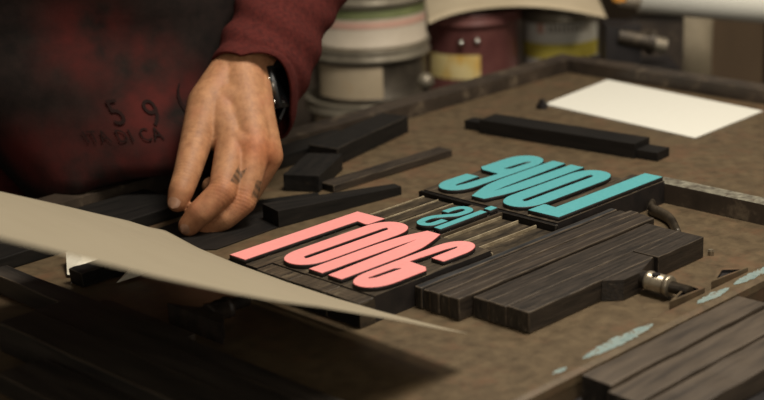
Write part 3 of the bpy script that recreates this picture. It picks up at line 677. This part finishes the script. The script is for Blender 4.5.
def fade(m, spots, c):
    n = m.node_tree.nodes; l = m.node_tree.links; b_ = n['Principled BSDF']; src = b_.inputs['Base Color'].links[0].from_socket
    tc = n.new('ShaderNodeTexCoord'); tot = None
    for p, r in spots:
        vd = n.new('ShaderNodeVectorMath'); vd.operation = 'DISTANCE'; vd.inputs[1].default_value = p; l.new(tc.outputs['Object'], vd.inputs[0])
        mr = n.new('ShaderNodeMapRange'); mr.interpolation_type = 'SMOOTHSTEP'; mr.inputs[1].default_value = r; mr.inputs[2].default_value = r * .15; l.new(vd.outputs[1], mr.inputs[0])
        if tot is None: tot = mr.outputs[0]
        else:
            ad = n.new('ShaderNodeMath'); ad.operation = 'MAXIMUM'; l.new(tot, ad.inputs[0]); l.new(mr.outputs[0], ad.inputs[1]); tot = ad.outputs[0]
    nz = n.new('ShaderNodeTexNoise'); nz.inputs['Scale'].default_value = 26; nz.inputs['Detail'].default_value = 8; l.new(tc.outputs['Object'], nz.inputs[0])
    mr = n.new('ShaderNodeMapRange'); mr.inputs[1].default_value = .3; mr.inputs[2].default_value = .62; l.new(nz.outputs[0], mr.inputs[0])
    mu = n.new('ShaderNodeMath'); mu.operation = 'MULTIPLY'; l.new(tot, mu.inputs[0]); l.new(mr.outputs[0], mu.inputs[1])
    mx = n.new('ShaderNodeMix'); mx.data_type = 'RGBA'; l.new(mu.outputs[0], mx.inputs[0]); l.new(src, mx.inputs[6]); mx.inputs[7].default_value = (*lin(c), 1); l.new(mx.outputs[2], b_.inputs['Base Color'])
apron = child('apron', bm, M['apron'], label='ink-blackened apron with faded red patches and black print')
sm = apron.modifiers.new('t', 'SOLIDIFY'); sm.thickness = .002; sm.offset = -1
def apron_text(body, z, phi0, size, track=1.0):
    cu = bpy.data.curves.new('t', 'FONT'); cu.body = body; cu.size = size; cu.resolution_u = 3; cu.space_character = track
    o = bpy.data.objects.new('t', cu); COL.objects.link(o); dg = bpy.context.evaluated_depsgraph_get()
    me = bpy.data.meshes.new_from_object(o.evaluated_get(dg)); bpy.data.objects.remove(o)
    bm = bmesh.new(); bm.from_mesh(me)
    bmesh.ops.subdivide_edges(bm, edges=[e for e in bm.edges if e.calc_length() > .008], cuts=2)
    for v in bm.verts: v.co = apron_pt(phi0 + v.co.x / .205, z + v.co.y, .0022)
    obj('apron_print', bm, M['print'], apron)
TXT = []
def phi_of(px, py):   # where on the apron a word stands
    best = min(((math.radians(a), zz) for a in range(-90, 91, 1) for zz in [k * .004 for k in range(-20, 75)]),
               key=lambda t: (lambda w: (w[0] - px) ** 2 + (w[1] - py) ** 2)(proj(apron_pt(*t))))
    return best
def proj(p):
    q_ = p - CAM; w = q_.dot(-RB); return (382 + FPX * q_.dot(RR) / w, 200 - FPX * q_.dot(RU) / w)
sp = []
for px, py, r in ((150, 112, .085), (178, 100, .07), (120, 155, .075), (60, 165, .065), (25, 158, .06), (95, 160, .075), (150, 150, .07), (85, 40, .08), (150, 60, .05)):
    sp.append((tuple(apron_pt(*phi_of(px, py))), r))
fade(M['apron'], sp, (68, 27, 24))
f_, z_ = phi_of(116, 126); apron_text('5', z_, f_, .034)
f_, z_ = phi_of(150, 126); apron_text('9', z_, f_, .034)
f_, z_ = phi_of(179, 110); apron_text('(', z_, f_, .036)
f_, z_ = phi_of(87, 143); apron_text('ITA DI CA', z_, f_, .0165, 1.15)
# trousers, shoes, hair
tr = [(p0, r0 + .012, p1, r1 + .014) for p0, r0, p1, r1 in b if p0.z < .0 and p1.z < -.3 and r0 > .05]
child('trousers', capsules_mesh(tr, .010, 3, 'tr'), M['trouser'])
for s in (-1, 1):
    a0_ = Vector((PEL.x, PEL.y, FZ + .052)) + EX * .11 * s; a1_ = Vector((PEL.x, PEL.y, FZ + .044)) + EX * .12 * s + EF * .16
    child('shoe', capsules_mesh([(a0_, .050, a1_, .042)], .008, 2, 'sh'), M['shoe'])
hr = [(HEAD + Vector((0, .02, .045)) - EF * .0, .090, HEAD - EF * .03 + Vector((0, 0, -.02)), .082)]
child('hair', capsules_mesh(hr, .008, 2, 'hr'), M['hair'])
for s in (-1, 1):
    bm = bmesh.new(); bmesh.ops.create_uvsphere(bm, u_segments=16, v_segments=10, radius=.012, matrix=Matrix.Translation(HEAD + EF * .078 + EX * .032 * s + Vector((0, 0, .005)))); child('eye', bm, M['label_white'])

# ---------------------------------------------------------------- wrist watch
wc = at(278.5, 87, 1.546)
wl = (RR * .24 - RU * .97); wl.normalize()                        # long axis of the case
wn = RR * .90 + RU * .22 + RB * .36; wn = (wn - wl * wn.dot(wl)).normalized(); wt = wl.cross(wn)
wt_o = thing('wrist_watch', 'black wrist watch with small metal studs, tucked under the maroon cuff', 'watch', tuple(wc))
def wm(bm, name, m, smooth=False):
    for v in bm.verts: v.co = wn * v.co.x + wt * v.co.y + wl * v.co.z
    return obj(name, bm, M[m], wt_o, smooth=smooth)
bm = bmesh.new(); box(bm, -.0055, .0050, -.018, .018, -.0215, .0215); bevel(bm, .0042, seg=4, ang=.5); wm(bm, 'watch_case', 'rubber', True)
bm = bmesh.new(); box(bm, .0048, .0062, -.0145, .0145, -.0180, .0180); bevel(bm, .0006, seg=2); wm(bm, 'watch_glass', 'glass')
sg = 1 if wt.dot(RB) > 0 else -1
for z, y in ((-.0085, .0176), (.0150, .0172)):
    bm = bmesh.new(); bmesh.ops.create_uvsphere(bm, u_segments=14, v_segments=8, radius=.0026 if z < 0 else .0018, matrix=Matrix.Translation((-.0005, y * sg, z))); wm(bm, 'metal_stud', 'chrome', True)
bm = bmesh.new(); box(bm, -.0048, .0040, .0135 * sg, .0182 * sg, -.0050, .0085); bevel(bm, .0015, seg=2); wm(bm, 'side_frame', 'steeldark', True)
sp_w = cr([at(*p) for p in ((275, 67, 1.540), (269, 55, 1.545), (258, 44, 1.549), (243, 40, 1.565), (234, 52, 1.60), (245, 82, 1.622), (268, 108, 1.605), (281, 115, 1.575), (284, 110, 1.550))], 6)
aw = (J['wr'][0] - J['fore'][0]).normalized(); bm = bmesh.new(); R_ = []
for i, p in enumerate(sp_w):
    d = (sp_w[min(i + 1, len(sp_w) - 1)] - sp_w[max(i - 1, 0)]).normalized(); sd_ = (aw - d * aw.dot(d)).normalized(); nn = d.cross(sd_)
    R_.append([bm.verts.new(p - wc + sd_ * a * .0105 + nn * c * .0011) for a, c in ((-1, -1), (1, -1), (1, 1), (-1, 1))])
for a_, b_ in zip(R_, R_[1:]):
    for k in range(4): bm.faces.new((a_[k], a_[(k + 1) % 4], b_[(k + 1) % 4], b_[k]))
bm.faces.new(R_[0][::-1]); bm.faces.new(R_[-1]); obj('watch_strap', bm, M['rubber'], wt_o)

# ---------------------------------------------------------------- background: bench and ink tins
BZ = -.17
bm_t = thing('work_bench', 'dark wooden bench behind the press carrying the ink tins', 'bench', (1.0, 1.0, FZ))
bm = bmesh.new(); prism(bm, [(.42 - 1, .66 - 1), (.80 - 1, .66 - 1), (.80 - 1, -.35 - 1), (1.75 - 1, -.35 - 1), (1.75 - 1, 1.75 - 1), (.42 - 1, 1.75 - 1)], BZ - .04 - FZ, BZ - FZ); bevel(bm, .003); obj('bench_top', bm, M['bench'], bm_t)
for x, y in ((.47, .72), (.47, 1.68), (1.68, 1.68), (1.68, -.28), (.86, -.28), (.86, .72)):
    bm = bmesh.new(); box(bm, x - 1.035, x - .965, y - 1.035, y - .965, 0, BZ - .0402 - FZ); bevel(bm, .003); obj('leg', bm, M['bench'], bm_t)
def band(bm, r, z0, z1, a0, a1, cdir, mi=0, n=24):
    A = math.atan2(cdir.y, cdir.x); p = []
    for i in range(n + 1):
        a = A + math.radians(a0 + (a1 - a0) * i / n); p.append([bm.verts.new((r * math.cos(a), r * math.sin(a), z)) for z in (z0, z1)])
    for i in range(n): bm.faces.new((p[i][0], p[i + 1][0], p[i + 1][1], p[i][1])).material_index = mi
def can(label, base, r, h, body, bands, lid='tin', extra=None):
    """bands: (z0, z1, a0, a1, material) wrapped on the side that faces the camera"""
    t = thing('ink_tin', label, 'ink tin', tuple(base), group='ink tins on the bench')
    cd = (CAM - Vector(base)); cd.z = 0; cd.normalize()
    bm = bmesh.new(); lathe(bm, [(r * .97, 0), (r, .003), (r, .006), (r * .975, .008), (r * .975, h - .020), (r * .985, h - .018)], 48); o = obj('tin_body', bm, M[body], t)
    for p in o.data.polygons: p.use_smooth = abs(p.normal.z) < .8
    for z0, z1, a0, a1, m in bands:
        bm = bmesh.new(); band(bm, r * .975 + .0006, z0, z1, a0, a1, cd); obj('tin_label', bm, M[m], t, smooth=True)
    bm = bmesh.new(); lathe(bm, [(r * .99, h - .0181), (r * 1.05, h - .018), (r * 1.06, h - .014), (r * 1.035, h - .012), (r * 1.035, h - .003), (r * 1.05, h), (r * .95, h), (r * .93, h - .004), (1e-4, h - .004)], 48)
    o = obj('lid', bm, M[lid], t)
    for p in o.data.polygons: p.use_smooth = abs(p.normal.z) < .8
    return t, cd
D1 = 2.22
def base_at(px, dep, z):
    p = at(px, 60, dep); return Vector((p.x, p.y, z))
def zat(px, py, dep): return at(px, py, dep).z
pz = lambda py, dep=D1: zat(370, py, dep - .06)
zA, zB = pz(104), pz(47)
can('lowest grey ink tin of the left stack with a small cream label', base_at(366, D1, BZ), .088, zA - BZ, 'tindark', [(max(.004, pz(138) - BZ), pz(117) - BZ, -62, -20, 'label_cream')], 'tin')
can('middle ink tin of the left stack with a blank beige label', base_at(370, D1, zA), .084, zB - zA, 'tindark', [(pz(100) - zA, pz(64) - zA, -62, 12, 'label_cream')], 'tin')
can('top ink tin of the left stack with white label and green band', base_at(371, D1, zB), .084, pz(-12) - zB, 'label_white', [(pz(14) - zB, pz(4) - zB, -75, 75, 'label_green'), (pz(24) - zB, pz(17) - zB, -50, 75, 'label_pink'), (pz(34) - zB, pz(20) - zB, -76, -62, 'label_blue')], 'tin')
D2 = 2.36; p2 = lambda py: zat(472, py, D2 - .06)
tc2, cd2 = can('maroon ink tin with a yellow and cream label', base_at(472, D2, BZ), .0735, p2(11) - BZ, 'maroon_tin', [(p2(79) - BZ, p2(53) - BZ, -62, 10, 'label_gold')], 'maroon_tin')
for px, py in ((461, 43), (477, 41)):
    p = at(px, py, D2 - .085) - tc2.location; bm = bmesh.new(); bmesh.ops.create_uvsphere(bm, u_segments=12, v_segments=8, radius=.0055, matrix=Matrix.Translation(p)); obj('clasp_rivet', bm, M['chrome'], tc2, smooth=True)
D3 = 2.40; p3 = lambda py: zat(560, py, D3 - .05)
tc3, cd3 = can('white ink tin with a yellow lower band, next to the black press bracket', base_at(560, D3, BZ), .0600, p3(8) - BZ, 'paper', [(p3(58) - BZ, p3(42) - BZ, -78, 78, 'label_yellow')], 'tin')
bm = bmesh.new()
for k in range(11):
    a = -18 + 6.5 * k; band(bm, .060 * .975 + .0007, p3(30) - BZ, p3(22) - BZ, a, a + 3.4, cd3, n=2)
obj('print_marks', bm, M['label_ink'], tc3)
bm = bmesh.new(); band(bm, .060 * .975 + .0008, p3(31) - BZ, p3(18) - BZ, -36, -24, cd3, n=4); obj('red_mark', bm, M['label_pink'], tc3)
# a round dull steel knob between the tins
kp = base_at(425, 2.12, 0); kz = zat(425, 83, 2.12)
t = thing('round_knob', 'round dull steel knob on a short post between the two tin stacks', 'knob', (kp.x, kp.y, BZ))
bm = bmesh.new(); cyl(bm, (0, 0, 0), (0, 0, kz - BZ - .006), .004, n=16); obj('knob_post', bm, M['iron'], t)
bm = bmesh.new(); bmesh.ops.create_uvsphere(bm, u_segments=20, v_segments=12, radius=.012, matrix=Matrix.Translation((0, 0, kz - BZ))); obj('knob_ball', bm, M['tin'], t, smooth=True)

# black bracket of the press carrying the white roll
BD = 2.12
br = thing('press_bracket', 'black iron press bracket with a small horizontal shaft behind the blank sheet', 'bracket', tuple(base_at(640, BD + .06, BZ)))
o0 = br.location.copy(); ux = RR.copy(); ux.z = 0; ux.normalize(); uy = Vector((-ux.y, ux.x, 0))
def bk(name, px0, px1, py0, py1, dep, th, m):
    a = at(px0, py1, dep); c_ = at(px1, py0, dep); L_ = (Vector((c_.x, c_.y, 0)) - Vector((a.x, a.y, 0))).length
    bm = bmesh.new(); box(bm, 0, L_, 0, th, 0, c_.z - a.z); bevel(bm, .004, seg=2)
    o = obj(name, bm, M[m], br); o.location = Vector((a.x, a.y, a.z)) - o0; o.rotation_euler = (0, 0, math.atan2(ux.y, ux.x)); return o
a = at(604, 78, BD).z
bk('upright', 606, 634, 22, 78, BD, .05, 'iron'); bk('back_plate', 634, 676, 14, 80, BD + .07, .03, 'rim'); bk('foot_plate', 600, 678, 66, 84, BD - .01, .10, 'iron')
bm = bmesh.new(); p0 = at(618, 36, BD - .012) - o0; p1 = at(648, 42, BD - .012) - o0; cyl(bm, p0, p1, .0125, n=24); cyl(bm, p1, at(654, 43, BD - .012) - o0, .017, n=24); obj('shaft', bm, M['steeldark'], br)
bm = bmesh.new(); cyl(bm, at(652, 43, BD - .012) - o0, at(666, 46, BD - .012) - o0, .011, n=24); obj('shaft_nut', bm, M['tin'], br)
bm = bmesh.new(); box(bm, -.035, .035, -.03, .03, 0, a - BZ); bevel(bm, .003); o = obj('pedestal', bm, M['iron'], br); o.rotation_euler = (0, 0, math.atan2(ux.y, ux.x))
# cloth roll standing upright, and the brown cabinet beyond
pb_ = base_at(692, 2.34, BZ); zt = zat(692, 8, 2.34)
bm = bmesh.new(); lathe(bm, [(.020, 0), (.0305, .004), (.031, .03), (.0295, .12), (.0305, zt - BZ - .004), (.02, zt - BZ)], 32)
tag(obj('cloth_roll', bm, M['post'], loc=tuple(pb_), smooth=True), 'upright grey-beige roll standing beside the brown cabinet', 'roll')
cb = base_at(735, 2.52, BZ); t = thing('brown_cabinet', 'plain brown wooden cabinet at the far right edge', 'cabinet', tuple(cb), math.atan2(ux.y, ux.x))
bm = bmesh.new(); box(bm, -.075, .048, 0, .3, 0, .42); bevel(bm, .003); obj('cabinet_body', bm, M['cabinet'], t)
bm = bmesh.new(); box(bm, -.07, .044, -.012, -.0005, .01, .41); bevel(bm, .002); d_ = obj('cabinet_door', bm, M['cabinet'], t)
bm = bmesh.new(); box(bm, .050, .075, -.012, .3, 0, .42); bevel(bm, .003); obj('side_post', bm, M['rim'], t)

# white roll lying across, with an orange end
RD = 2.16; r0_ = at(640, -6, RD); r1_ = at(900, 16, RD); rr = .0265
t = thing('paper_roll', 'thick white paper roll lying across the bracket at the top right', 'paper roll', tuple(r0_))
bm = bmesh.new(); cyl(bm, (0, 0, 0), r1_ - r0_, rr, n=40); o = obj('roll_body', bm, M['paper'], t)
for p in o.data.polygons: p.use_smooth = len(p.vertices) == 4
dr = (r1_ - r0_).normalized(); bm = bmesh.new(); cyl(bm, -dr * .0005, -dr * .028, rr * .80, rr * .72, n=32); obj('roll_core', bm, M['label_white'], t, smooth=False)
bm = bmesh.new(); c_ = at(619, 1, RD - .022) - r0_; cyl(bm, c_, c_ + Vector((0, 0, .012)), .010, n=24); obj('orange_cap', bm, M['orange'], t)
# curling sheet resting on the tins
edge = [at(x, y, 2.25) for x, y in ((428, 24), (440, 18.5), (458, 13), (480, 9), (510, 6.5), (540, 7), (575, 11.5), (607, 18))]
edge = cr(edge, 5); bm = bmesh.new(); g_ = []
for p in edge:
    row = []
    for k in range(12):
        v = k / 11; d = Vector((-RB.x, -RB.y, 0)).normalized()
        row.append(bm.verts.new(p + d * .26 * v + Vector((0, 0, .030 * math.sin(v * math.pi * .5)))))
    g_.append(row)
for i in range(len(g_) - 1):
    for k in range(11): bm.faces.new((g_[i][k], g_[i + 1][k], g_[i + 1][k + 1], g_[i][k + 1]))
o = obj('curled_sheet', bm, M['oldsheet'], smooth=True); sm = o.modifiers.new('t', 'SOLIDIFY'); sm.thickness = .0006
tag(o, 'large white sheet with curling front edge lying over the tins at the top', 'paper')

# ---------------------------------------------------------------- light
def area(name, loc, target, size, power, col):
    l = bpy.data.lights.new(name, 'AREA'); l.shape = 'DISK'; l.size = size; l.energy = power; l.color = col
    o = bpy.data.objects.new(name, l); COL.objects.link(o); o.location = loc
    o.rotation_euler = (Vector(target) - Vector(loc)).to_track_quat('-Z', 'Y').to_euler(); return o
area('lamp_overhead', (.20, -.10, 1.3), (.20, .0, 0), .5, 22, (1, .93, .82))
area('fill_tins', (1.1, -.7, 1.7), (.9, .75, 0), .5, 12, (1, .86, .68))  # unseen fill added to brighten the tins in the background
area('fill_front', (-1.0, -2.1, .95), (-.1, .2, .05), 1.4, 14, (1, .92, .80))  # soft fill added from the camera side to lift apron and under-sheet shade
w = bpy.data.worlds.new('world'); S.world = w; w.use_nodes = True
w.node_tree.nodes['Background'].inputs[0].default_value = (.95, .85, .70, 1); w.node_tree.nodes['Background'].inputs[1].default_value = .17
S.view_settings.view_transform = 'Standard'; S.view_settings.look = 'None'; S.view_settings.exposure = 0
